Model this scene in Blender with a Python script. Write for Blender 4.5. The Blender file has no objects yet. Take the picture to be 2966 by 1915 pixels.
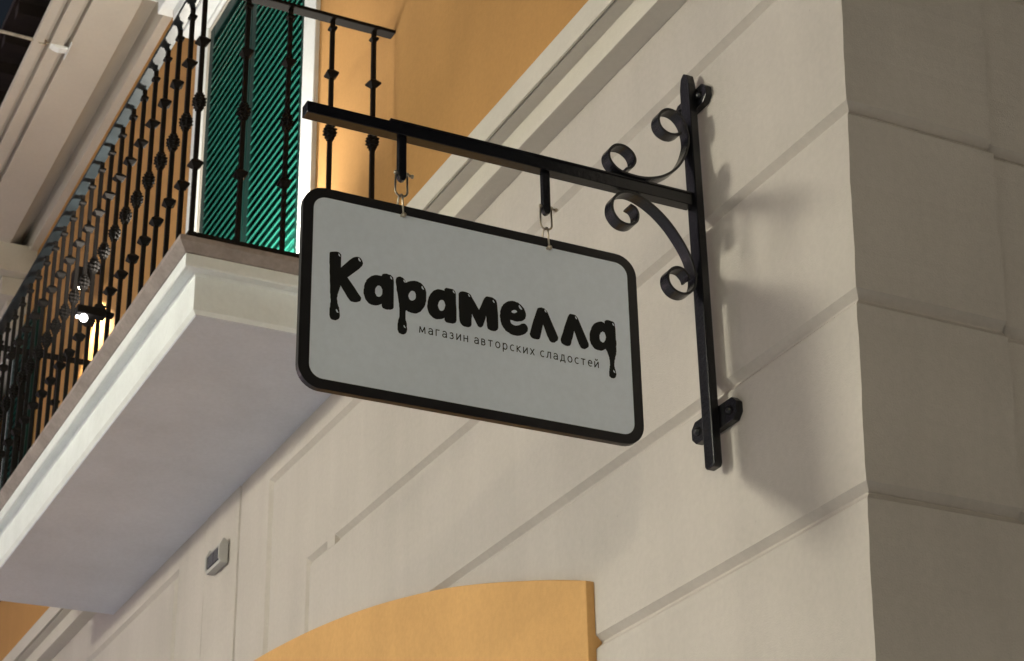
import bpy, bmesh, math, random
from mathutils import Vector, Matrix

random.seed(7)
SC = bpy.context.scene
COL = SC.collection

# ------------------------------------------------------------------ camera, world, sun, exposure
# x runs along the facade away from the camera, y out of the facade into the street, z up (metres)
cam_data = bpy.data.cameras.new("camera")
cam = bpy.data.objects.new("camera", cam_data)
COL.objects.link(cam)
R_ = Vector((-0.44588, -0.8949, -0.01853))
D_ = Vector((0.40141, -0.18141, -0.89776))
F_ = Vector((0.80004, -0.40773, 0.4401))
cam.matrix_world = Matrix(((R_.x, -D_.x, -F_.x, 0.0), (R_.y, -D_.y, -F_.y, 2.2),
                           (R_.z, -D_.z, -F_.z, 1.6), (0, 0, 0, 1)))
cam_data.sensor_width = 36
cam_data.lens = 68.14
cam_data.clip_end = 500
cam_data.dof.use_dof = True
cam_data.dof.focus_distance = 3.95
cam_data.dof.aperture_fstop = 14
SC.camera = cam

SUN_EL = math.radians(-2.0)
SUN_DIR = Vector((0.34, 1.0, 0.285)).normalized()      # from the scene towards the light
world = bpy.data.worlds.new("World")
SC.world = world
world.use_nodes = True
wn = world.node_tree
bg = wn.nodes["Background"]
sky = wn.nodes.new("ShaderNodeTexSky")
sky.sky_type = 'NISHITA'
sky.sun_disc = False
sky.sun_elevation = SUN_EL
sky.sun_rotation = math.atan2(SUN_DIR.x, SUN_DIR.y)
sky.air_density = 1.0
sky.dust_density = 4.0
wn.links.new(sky.outputs[0], bg.inputs[0])
bg.inputs[1].default_value = 0.15

sun_data = bpy.data.lights.new("sun", 'SUN')
sun = bpy.data.objects.new("sun", sun_data)
COL.objects.link(sun)
sun_data.energy = 0.62
sun_data.angle = math.radians(70.0)
sun_data.color = (1.0, 0.84, 0.94)
sun.rotation_euler = SUN_DIR.to_track_quat('Z', 'Y').to_euler()

SC.view_settings.view_transform = 'Standard'
SC.view_settings.look = 'None'
SC.view_settings.gamma = 1
SC.view_settings.use_curve_mapping = False
SC.view_settings.exposure = 0.20
SC.render.engine = 'CYCLES'

# ------------------------------------------------------------------ materials
MATS = {}


def material(name, color, rough=0.7, metal=0.0, tint=0.0, tint_scale=3.0, bump=0.0, bump_scale=200.0,
             spec=0.5, coat=0.0, fine=0.0, streak=0.0, blotch=0.0, specks=0.0):
    m = bpy.data.materials.new(name)
    m.use_nodes = True
    nt = m.node_tree
    b = nt.nodes["Principled BSDF"]
    b.inputs["Roughness"].default_value = rough
    b.inputs["Metallic"].default_value = metal
    b.inputs["Specular IOR Level"].default_value = spec
    b.inputs["Coat Weight"].default_value = coat
    tc = nt.nodes.new("ShaderNodeTexCoord")
    out = None
    base = nt.nodes.new("ShaderNodeRGB")
    base.outputs[0].default_value = (*color, 1)
    out = base.outputs[0]

    def mul(src, scale, amount, detail, lo=0.35, hi=0.65, stretch=None):
        mp = nt.nodes.new("ShaderNodeMapping")
        if stretch:
            mp.inputs["Scale"].default_value = stretch
        nt.links.new(tc.outputs["Object"], mp.inputs[0])
        n = nt.nodes.new("ShaderNodeTexNoise")
        n.inputs["Scale"].default_value = scale
        n.inputs["Detail"].default_value = detail
        n.inputs["Roughness"].default_value = 0.6
        nt.links.new(mp.outputs[0], n.inputs["Vector"])
        r = nt.nodes.new("ShaderNodeMapRange")
        r.inputs["From Min"].default_value = lo
        r.inputs["From Max"].default_value = hi
        r.inputs["To Min"].default_value = 1 - amount
        r.inputs["To Max"].default_value = 1 + amount * 0.4
        nt.links.new(n.outputs[0], r.inputs[0])
        v = nt.nodes.new("ShaderNodeVectorMath")
        v.operation = 'SCALE'
        nt.links.new(src, v.inputs[0])
        nt.links.new(r.outputs[0], v.inputs["Scale"])
        return v.outputs[0]
    if tint:
        out = mul(out, tint_scale, tint, 4)
    if fine:
        out = mul(out, 60, fine, 5)
    if streak:
        out = mul(out, 6, streak, 5, stretch=(1, 1, 0.12))
    if blotch:
        out = mul(out, 0.9, blotch, 2, 0.4, 0.6)
    if specks:
        vo = nt.nodes.new("ShaderNodeTexVoronoi")
        vo.inputs["Scale"].default_value = 26
        nt.links.new(tc.outputs["Object"], vo.inputs["Vector"])
        no = nt.nodes.new("ShaderNodeTexNoise")
        no.inputs["Scale"].default_value = 4.5
        no.inputs["Detail"].default_value = 3
        nt.links.new(tc.outputs["Object"], no.inputs["Vector"])
        r1 = nt.nodes.new("ShaderNodeMapRange")           # only the very middle of a cell
        r1.inputs["From Min"].default_value = 0.035
        r1.inputs["From Max"].default_value = 0.09
        r1.inputs["To Min"].default_value = 1.0
        r1.inputs["To Max"].default_value = 0.0
        nt.links.new(vo.outputs["Distance"], r1.inputs[0])
        r2 = nt.nodes.new("ShaderNodeMapRange")           # only in some places
        r2.inputs["From Min"].default_value = 0.56
        r2.inputs["From Max"].default_value = 0.66
        nt.links.new(no.outputs[0], r2.inputs[0])
        mm = nt.nodes.new("ShaderNodeMath")
        mm.operation = 'MULTIPLY'
        nt.links.new(r1.outputs[0], mm.inputs[0])
        nt.links.new(r2.outputs[0], mm.inputs[1])
        r3 = nt.nodes.new("ShaderNodeMapRange")
        r3.inputs["To Min"].default_value = 1.0
        r3.inputs["To Max"].default_value = 1.0 - specks
        nt.links.new(mm.outputs[0], r3.inputs[0])
        v = nt.nodes.new("ShaderNodeVectorMath")
        v.operation = 'SCALE'
        nt.links.new(out, v.inputs[0])
        nt.links.new(r3.outputs[0], v.inputs["Scale"])
        out = v.outputs[0]
    nt.links.new(out, b.inputs["Base Color"])
    if bump:
        n = nt.nodes.new("ShaderNodeTexNoise")
        n.inputs["Scale"].default_value = bump_scale
        n.inputs["Detail"].default_value = 6
        n.inputs["Roughness"].default_value = 0.65
        nt.links.new(tc.outputs["Object"], n.inputs["Vector"])
        bp_ = nt.nodes.new("ShaderNodeBump")
        bp_.inputs["Strength"].default_value = bump
        bp_.inputs["Distance"].default_value = 0.004
        nt.links.new(n.outputs[0], bp_.inputs["Height"])
        nt.links.new(bp_.outputs[0], b.inputs["Normal"])
    MATS[name] = m
    return m


def emitter(name, color, strength):
    m = bpy.data.materials.new(name)
    m.use_nodes = True
    b = m.node_tree.nodes["Principled BSDF"]
    b.inputs["Base Color"].default_value = (*color, 1)
    b.inputs["Emission Color"].default_value = (*color, 1)
    b.inputs["Emission Strength"].default_value = strength
    MATS[name] = m
    return m


STUCCO = material("cream_stucco", (0.515, 0.47, 0.436), 0.9, tint=0.04, tint_scale=2.2, fine=0.04, bump=0.35,
                  bump_scale=230, spec=0.2, streak=0.05, blotch=0.06, specks=0.16)
OCHRE_DIM = material("ochre_stucco_dimmed", (0.50, 0.272, 0.098), 0.9, tint=0.07, tint_scale=2.0, fine=0.05, bump=0.35,
                    bump_scale=230, spec=0.2, streak=0.05, blotch=0.05)  # same ochre paint, darkened to stand for weaker light on the upper storey
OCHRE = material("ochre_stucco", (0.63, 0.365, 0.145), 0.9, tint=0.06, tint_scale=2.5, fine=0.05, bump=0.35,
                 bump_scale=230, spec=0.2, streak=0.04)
WHITE = material("white_plaster", (0.80, 0.83, 0.84), 0.85, tint=0.05, tint_scale=5, fine=0.03, bump=0.25,
                 bump_scale=90, spec=0.25, streak=0.03)
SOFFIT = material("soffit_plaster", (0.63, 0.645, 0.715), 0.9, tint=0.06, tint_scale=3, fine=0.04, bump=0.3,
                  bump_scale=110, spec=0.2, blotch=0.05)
CORNICE = material("cornice_paint", (0.58, 0.54, 0.48), 0.85, tint=0.04, fine=0.03, bump=0.25, bump_scale=100,
                   spec=0.25)
CAP = material("stone_cap", (0.33, 0.28, 0.265), 0.85, tint=0.18, tint_scale=8, fine=0.10, bump=0.5,
               bump_scale=80, spec=0.3)
IRON = material("black_iron_paint", (0.006, 0.006, 0.008), 0.24, tint=0.2, tint_scale=20, bump=0.22,
                bump_scale=70, spec=0.45)
RAIL = material("dark_railing_paint", (0.006, 0.0045, 0.004), 0.75, tint=0.2, tint_scale=20, bump=0.15,
                bump_scale=60, spec=0.22)
HANDR = material("sheen_handrail_paint", (0.018, 0.024, 0.028), 0.38, tint=0.3, tint_scale=9, bump=0.3, bump_scale=9, spec=0.45)  # blue-grey mottled base paints in the sheen on black handrail paint
SHUT = material("green_shutter_paint", (0.014, 0.135, 0.100), 0.30, tint=0.12, tint_scale=10, bump=0.12,
                bump_scale=50, spec=0.8, coat=0.5)
SHUT_FRAME = material("dark_green_paint", (0.003, 0.030, 0.024), 0.55, tint=0.15, tint_scale=10, spec=0.2)
SIGN_FACE = material("sign_face_print", (0.70, 0.76, 0.86), 0.5, tint=0.03, tint_scale=3, fine=0.03, spec=0.3, streak=0.02)
SIGN_EDGE = material("sign_black_border", (0.009, 0.008, 0.009), 0.45, tint=0.2, tint_scale=12)
INK = material("black_print", (0.010, 0.010, 0.010), 0.6, spec=0.2)
GLINT = material("pale_print", (0.66, 0.71, 0.80), 0.6, spec=0.2)
STEEL = material("galvanised_steel", (0.50, 0.44, 0.35), 0.3, metal=1.0, tint=0.2, tint_scale=60)
SHUT_FILL = material("gap_fill_green", (0.016, 0.17, 0.13), 0.5, tint=0.2, tint_scale=8)  # colour raised to lighten the shaded gaps between slats
CABLE = material("pale_lit_cable", (0.55, 0.52, 0.46), 0.4, tint=0.3, tint_scale=30)  # pale non-metal colour stands in for light caught by the steel wire
GLASS_D = material("smoked_glass", (0.06, 0.06, 0.075), 0.25, spec=0.5)
BOXG = material("grey_plastic", (0.40, 0.39, 0.38), 0.6)
JOINT = material("dark_joint", (0.05, 0.03, 0.028), 0.9)
ROOF = material("dark_roof_timber", (0.030, 0.018, 0.014), 0.85, tint=0.4, tint_scale=4, bump=0.4, bump_scale=20)
GROUND = material("pale_street_paving", (0.42, 0.45, 0.54), 0.85, tint=0.12, tint_scale=1.5, fine=0.08, bump=0.3,
                  bump_scale=40)
PAINTED = material("beige_soffit", (0.56, 0.52, 0.46), 0.9, tint=0.06, tint_scale=2, fine=0.03, bump=0.25,
                   bump_scale=90, spec=0.2, blotch=0.08)
GLASS_P = material("window_glass", (0.03, 0.04, 0.045), 0.08, spec=0.6)
BULB = emitter("lamp_bulb", (1.0, 0.86, 0.66), 60.0)
BULB_W = emitter("floodlight_bulb", (1.0, 0.97, 0.92), 14.0)


# ------------------------------------------------------------------ helpers
def tag(o, label=None, cat=None, group=None, kind=None):
    if label:
        o["label"] = label
    if cat:
        o["category"] = cat
    if group:
        o["group"] = group
    if kind:
        o["kind"] = kind
    return o


def empty(name, loc, label, cat, group=None):
    o = bpy.data.objects.new(name, None)
    o.empty_display_size = 0.1
    COL.objects.link(o)
    o.location = loc
    tag(o, label, cat, group)
    return o


def link(name, bm, mat, parent=None, smooth=False, bevel=0.0):
    """one mesh object from a bmesh given in WORLD coordinates, parented without moving it"""
    bmesh.ops.recalc_face_normals(bm, faces=bm.faces[:])
    me = bpy.data.meshes.new(name)
    origin = parent.matrix_world.translation.copy() if parent else Vector((0, 0, 0))
    if parent is not None:
        p = parent
        origin = Vector((0, 0, 0))
        while p is not None:
            origin += p.location
            p = p.parent
        bmesh.ops.translate(bm, verts=bm.verts[:], vec=-origin)
    bm.to_mesh(me)
    bm.free()
    me.materials.append(mat)
    if smooth:
        for p in me.polygons:
            p.use_smooth = True
    o = bpy.data.objects.new(name, me)
    COL.objects.link(o)
    if parent is not None:
        o.parent = parent
    if bevel:
        md = o.modifiers.new("bevel", 'BEVEL')
        md.width = bevel
        md.segments = 2
        md.limit_method = 'ANGLE'
        md.angle_limit = math.radians(40)
    return o


def NB():
    return bmesh.new()


def add_box(bm, x0, x1, y0, y1, z0, z1):
    v = [bm.verts.new((x, y, z)) for x in (x0, x1) for y in (y0, y1) for z in (z0, z1)]
    for f in ((0, 1, 3, 2), (4, 6, 7, 5), (0, 4, 5, 1), (2, 3, 7, 6), (0, 2, 6, 4), (1, 5, 7, 3)):
        bm.faces.new([v[i] for i in f])
    return v


def add_prism(bm, pts, fn, d0, d1):
    """polygon pts (a,b) extruded between d0 and d1; fn(a,b,d) gives the world point"""
    A = [bm.verts.new(fn(a, b, d0)) for a, b in pts]
    B = [bm.verts.new(fn(a, b, d1)) for a, b in pts]
    bm.faces.new(A)
    bm.faces.new(B[::-1])
    n = len(pts)
    for i in range(n):
        j = (i + 1) % n
        bm.faces.new((A[i], A[j], B[j], B[i]))


def offset_poly(pts, offs):
    """move edge i (from pts[i] to pts[i+1]) inwards by offs[i]; pts counter-clockwise"""
    n = len(pts)
    lines = []
    for i in range(n):
        p, q = Vector(pts[i]), Vector(pts[(i + 1) % n])
        d = (q - p).normalized()
        nn = Vector((-d.y, d.x))
        lines.append((p + nn * offs[i], d))
    res = []
    for i in range(n):
        p, d = lines[i - 1]
        q, e = lines[i]
        cr = d.x * e.y - d.y * e.x
        if abs(cr) < 1e-6:
            res.append(tuple(q))
            continue
        t = ((q.x - p.x) * e.y - (q.y - p.y) * e.x) / cr
        res.append(tuple(p + d * t))
    return res


def add_tube(bm, pts, r, seg=8, closed=False, caps=True):
    pts = [Vector(p) for p in pts]
    n = len(pts)
    rings = []
    up = Vector((0.31, 0.2, 0.93)).normalized()
    prev = None
    for i in range(n):
        if closed:
            d = (pts[(i + 1) % n] - pts[i - 1]).normalized()
        else:
            d = (pts[min(i + 1, n - 1)] - pts[max(i - 1, 0)]).normalized()
        if prev is None:
            a = d.cross(up).normalized()
        else:
            a = (prev - d * prev.dot(d)).normalized()
        prev = a
        b = d.cross(a)
        rr = r[i] if isinstance(r, (list, tuple)) else r
        rings.append([bm.verts.new(pts[i] + (a * math.cos(t) + b * math.sin(t)) * rr)
                      for t in (2 * math.pi * k / seg for k in range(seg))])
    for i in range(n if closed else n - 1):
        A, B = rings[i], rings[(i + 1) % n]
        sh = 0
        if closed and i == n - 1:
            sh = min(range(seg), key=lambda s: (A[0].co - B[s].co).length)
        for k in range(seg):
            bm.faces.new((A[k], A[(k + 1) % seg], B[(k + 1 + sh) % seg], B[(k + sh) % seg]))
    if caps and not closed:
        bm.faces.new(rings[0][::-1])
        bm.faces.new(rings[-1])


def add_strip(bm, path, x0, x1, th):
    """flat iron bar bent along path in the (y, z) plane, wide in x, th thick"""
    P = [Vector(p) for p in path]
    n = len(P)
    rows = []
    for i in range(n):
        d = (P[min(i + 1, n - 1)] - P[max(i - 1, 0)]).normalized()
        nn = Vector((-d.y, d.x)) * th / 2
        a, b = P[i] + nn, P[i] - nn
        rows.append([bm.verts.new((x0, a.x, a.y)), bm.verts.new((x1, a.x, a.y)),
                     bm.verts.new((x1, b.x, b.y)), bm.verts.new((x0, b.x, b.y))])
    for i in range(n - 1):
        for k in range(4):
            bm.faces.new((rows[i][k], rows[i][(k + 1) % 4], rows[i + 1][(k + 1) % 4], rows[i + 1][k]))
    bm.faces.new(rows[0])
    bm.faces.new(rows[-1][::-1])


def spline(pts, k=6):
    out = []
    n = len(pts)
    for i in range(n - 1):
        p0 = Vector(pts[max(i - 1, 0)]); p1 = Vector(pts[i]); p2 = Vector(pts[i + 1]); p3 = Vector(pts[min(i + 2, n - 1)])
        for j in range(k):
            t = j / k
            out.append(0.5 * ((2 * p1) + (p2 - p0) * t + (2 * p0 - 5 * p1 + 4 * p2 - p3) * t * t
                              + (3 * p1 - p0 - 3 * p2 + p3) * t ** 3))
    out.append(Vector(pts[-1]))
    return out


def sweep(bm, profile, path, closed_profile=True, normals=None):
    """profile (out, z) swept along a plan path of (x, y) corners with mitres; the outside is on the right of travel"""
    n = len(path)
    rings = []
    for i in range(n):
        p = Vector(path[i])
        dn = []
        if i > 0:
            d = (p - Vector(path[i - 1])).normalized(); dn.append(Vector((d.y, -d.x)))
        if i < n - 1:
            d = (Vector(path[i + 1]) - p).normalized(); dn.append(Vector((d.y, -d.x)))
        if len(dn) == 2:
            s = dn[0] + dn[1]
            m = s / (s.length_squared / 2)
        else:
            m = dn[0]
        rings.append([bm.verts.new((p.x + m.x * o, p.y + m.y * o, z)) for o, z in profile])
    k = len(profile)
    for i in range(n - 1):
        for j in range(k if closed_profile else k - 1):
            jj = (j + 1) % k
            bm.faces.new((rings[i][j], rings[i][jj], rings[i + 1][jj], rings[i + 1][j]))
    if closed_profile:
        bm.faces.new(rings[0])
        bm.faces.new(rings[-1][::-1])


def copy_tree(o, parent=None):
    c = o.copy()
    COL.objects.link(c)
    if parent is not None:
        c.parent = parent
    for ch in list(o.children):
        copy_tree(ch, c)
    return c


# ------------------------------------------------------------------ ground
bm = NB()
add_box(bm, -40, 80, -25, 60, -0.2, 0.0)
tag(link("street", bm, GROUND), kind="structure")

# ------------------------------------------------------------------ the other side of the street, its lamp and added fill lamps
opp = empty("opposite_building", (10, 9, 0), "pale plastered building across the street, outside the picture", "building")
bm = NB()
add_box(bm, -14, 40, 9.0, 9.6, 0, 10)
link("wall", bm, WHITE, opp)
for i in range(16):
    for zf in (0.9, 5.4):
        bm = NB()
        add_box(bm, -11.5 + i * 3.2, -10.2 + i * 3.2, 8.93, 8.999, zf, zf + 2.1)
        link("window", bm, GLASS_P, opp)


def street_lamp(x, y, z, r, color, power, label):
    t = empty("street_lamp", (x, y, 0), label, "street lamp", "street lamps outside the picture")
    bm = NB()
    add_tube(bm, [(x, y, 0), (x, y, 0.25), (x, y, 0.3), (x, y, z - r - 0.14)], [0.13, 0.11, 0.06, 0.04], 12)
    add_tube(bm, [(x, y, z - r - 0.14), (x, y, z - r - 0.04)], [0.05, 0.12], 12)
    link("post", bm, IRON, t, smooth=False)
    bm = NB()
    bmesh.ops.create_uvsphere(bm, u_segments=24, v_segments=14, radius=r, matrix=Matrix.Translation((x, y, z)))
    gl = link("globe", bm, emitter("lamp_globe", color, power), t, smooth=True)
    bm = NB()
    n = 28
    prof = [(r * 1.22, -0.10), (r * 1.15, 0.02), (r * 1.06, r * 0.55), (r * 0.7, r * 0.95), (0.02, r * 1.15)]
    rings = [[bm.verts.new((x + a * math.cos(2 * math.pi * k / n), y + a * math.sin(2 * math.pi * k / n), z + c)) for k in range(n)]
             for a, c in prof]
    for A, B in zip(rings, rings[1:]):
        for k in range(n):
            bm.faces.new((A[k], A[(k + 1) % n], B[(k + 1) % n], B[k]))
    bm.faces.new(rings[-1])
    link("lamp_hood", bm, IRON, t)


street_lamp(5.3, 6.0, 5.05, 0.45, (0.98, 0.95, 0.76), 172, "globe street lamp across the street from the sign")
street_lamp(16.0, 6.0, 4.75, 0.36, (1.0, 0.74, 0.84), 165, "unseen globe fill lamp added farther down the street")  # unseen, added to soften the sign's shadow on the wall
street_lamp(-7.0, 6.0, 4.75, 0.36, (1.0, 0.88, 0.62), 410, "unseen globe fill lamp added behind the viewer")  # unseen, added to brighten the sign face and side wall

# ------------------------------------------------------------------ the corner building
bld = empty("plastered_building", (2.8, -0.4, 0), "cream and ochre plastered corner building with grooved ground floor wall and beige soffit", "building")


def lean(bm):
    """the corner of the building leans: its arris runs a little towards the camera as it rises"""
    for v in bm.verts:
        w = min(1.0, max(0.0, (3.25 - v.co.x) / 0.3))
        v.co.x += -0.0833 * (v.co.z - 3.4) * w
        # a hand-plastered edge is never dead straight
        if v.co.x < 2.95:
            v.co.x += 0.0012 * math.sin(v.co.z * 23.0) + 0.0008 * math.sin(v.co.z * 61.0)


XC = 2.783
GROOVE = 0.016
CH = 0.0155


def corner_path(xend):
    return [(xend, 0.0), (3.25, 0.0), (2.96, 0.0), (XC, 0.0), (XC, -0.385)]


REAR = [(XC + 0.018, -0.37), (XC + 0.018, -1.9)]


def band_profile(z0, z1):
    n = 10
    pr = [(-0.04, z0), (-GROOVE, z0), (0.0, z0 + CH)]
    pr += [(0.0, z0 + CH + (z1 - z0 - 2 * CH) * i / n) for i in range(1, n)]
    pr += [(0.0, z1 - CH), (-GROOVE, z1), (-0.04, z1)]
    return pr


def add_panel(bm, pts, offs=None, front=0.0, depth=GROOVE, back=0.04):
    """raised stucco field with chamfered borders; pts (x, z) counter-clockwise seen with x to the right"""
    n = len(pts)
    offs = offs or [CH] * n
    inner = offset_poly(pts, offs)
    A = [bm.verts.new((x, front - back, z)) for x, z in pts]
    B = [bm.verts.new((x, front - depth, z)) for x, z in pts]
    Cc = [bm.verts.new((x, front, z)) for x, z in inner]
    for P, Q in ((A, B), (B, Cc)):
        for i in range(n):
            j = (i + 1) % n
            try:
                bm.faces.new((P[i], P[j], Q[j], Q[i]))
            except ValueError:
                pass
    bm.faces.new(Cc)
    bm.faces.new(A[::-1])


# recessed core seen at the bottom of the grooves
bm = NB()
sweep(bm, [(-GROOVE, 0.0), (-GROOVE, 1.5), (-GROOVE, 3.0), (-GROOVE, 4.44), (-0.05, 4.44), (-0.05, 0.0)], corner_path(12.5))
sweep(bm, [(-GROOVE, 0.0), (-GROOVE, 4.44), (-0.05, 4.44), (-0.05, 0.0)], REAR)
lean(bm)
link("wall_core", bm, STUCCO, bld)

g = 0.002
grooves = [4.222, 3.797, 3.371, 2.964, 2.545, 2.125, 1.705, 1.285, 0.865, 0.445]
SEAM = 5.0
# upper field with the pier in the middle of the arch
bm = NB()
sweep(bm, band_profile(grooves[0] + g, 4.46), corner_path(SEAM))
sweep(bm, band_profile(grooves[0] + g, 4.46), REAR)
lean(bm)
z = grooves[0] + g + 0.012
jc = 0.006
add_panel(bm, [(SEAM, grooves[0] + g), (6.283, z), (6.283, 3.0), (6.613, 3.0), (6.613, 4.46), (SEAM, 4.46)], [CH, CH, 0, jc, 0, 0])
add_panel(bm, [(6.617, 3.0), (7.018, 3.0), (7.018, 4.46), (6.617, 4.46)], [0, jc, 0, jc], front=0.003)
add_panel(bm, [(7.022, 3.0), (7.385, 3.0), (7.385, z), (12.5, z), (12.5, 4.46), (7.022, 4.46)], [0, CH, CH, 0, 0, jc])
link("stucco_band", bm, STUCCO, bld)
# first course, turning down beside the pier
bm = NB()
sweep(bm, band_profile(grooves[1] + g, grooves[0] - g), corner_path(SEAM))
sweep(bm, band_profile(grooves[1] + g, grooves[0] - g), REAR)
lean(bm)
add_panel(bm, [(SEAM, 3.799), (5.872, 3.799), (5.872, 3.1),
               (6.262, 3.1), (6.262, 4.232), (SEAM, 4.220)], [CH, CH, 0, CH, CH, 0])
add_panel(bm, [(5.622, 3.776), (5.698, 3.776), (5.698, 3.818), (5.622, 3.818)], [0.004] * 4, front=0.0008)
link("stucco_band", bm, STUCCO, bld)
# second course
bm = NB()
sweep(bm, band_profile(grooves[2] + g, grooves[1] - g), corner_path(SEAM))
sweep(bm, band_profile(grooves[2] + g, grooves[1] - g), REAR)
lean(bm)
add_panel(bm, [(SEAM, 3.373), (5.868, 3.373), (5.868, 3.795), (SEAM, 3.795)], [CH, CH, CH, 0])
link("stucco_band", bm, STUCCO, bld)
for i in range(2, len(grooves)):
    bm = NB()
    lo = grooves[i + 1] + g if i + 1 < len(grooves) else 0.0
    sweep(bm, band_profile(lo, grooves[i] - g), corner_path(4.9 if i == 2 else 3.96))
    sweep(bm, band_profile(lo, grooves[i] - g), REAR)
    lean(bm)
    link("stucco_band", bm, STUCCO, bld)
# mirrored fields beyond the pier
bm = NB()
add_panel(bm, [(7.408, 3.0), (12.5, 3.0), (12.5, 4.230), (7.408, 4.230)])
link("stucco_band", bm, STUCCO, bld)
# ochre arched field
arch = [(3.909, 3.115), (4.053, 3.162), (4.289, 3.232), (4.547, 3.303), (4.787, 3.361), (5.144, 3.433), (5.488, 3.489),
        (5.87, 3.537), (6.337, 3.577), (6.82, 3.592)]
arch = [(a.x, a.y) for a in spline(arch, 4)]
right = [(2 * 6.82 - x, z) for x, z in arch[:-1]][::-1]
pts = [(3.909, 0.0)] + arch + right + [(right[-1][0], 0.0)]
bm = NB()
add_prism(bm, pts, lambda a, b, d: (a, d, b), -0.04, 0.0225)
link("ochre_arch_panel", bm, OCHRE, bld, bevel=0.0025)

# cornice above the ground floor
cpath = [(12.5, 0.0), (XC - 0.02, 0.0), (XC - 0.02, -0.40), (XC - 0.02, -1.9)]
bm = NB()
sweep(bm, [(-0.03, 4.443), (0.066, 4.443), (0.066, 4.514), (0.106, 4.514), (0.106, 4.535), (-0.03, 4.535)], cpath)
link("cornice_moulding", bm, CORNICE, bld, bevel=0.002)
bm = NB()
sweep(bm, [(-0.03, 4.536), (0.110, 4.536), (0.110, 4.515), (0.119, 4.513), (0.119, 4.592), (-0.03, 4.600)], cpath)
link("cornice_fascia", bm, CORNICE, bld, bevel=0.002)
bm = NB()
sweep(bm, [(0.1062, 4.524), (0.1098, 4.524), (0.1098, 4.534), (0.1062, 4.534)], cpath)
link("cornice_joint", bm, JOINT, bld)

# ochre upper storey
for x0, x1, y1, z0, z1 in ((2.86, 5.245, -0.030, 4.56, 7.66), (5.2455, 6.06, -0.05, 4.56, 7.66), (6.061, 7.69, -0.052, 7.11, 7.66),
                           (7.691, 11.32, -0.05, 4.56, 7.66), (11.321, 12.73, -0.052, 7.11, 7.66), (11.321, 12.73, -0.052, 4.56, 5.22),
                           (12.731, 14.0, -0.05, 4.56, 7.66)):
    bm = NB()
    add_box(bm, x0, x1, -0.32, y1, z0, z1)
    link("upper_wall", bm, OCHRE_DIM, bld, bevel=0.004)
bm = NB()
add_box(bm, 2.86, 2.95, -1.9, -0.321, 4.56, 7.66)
link("upper_wall", bm, OCHRE_DIM, bld)


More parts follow.
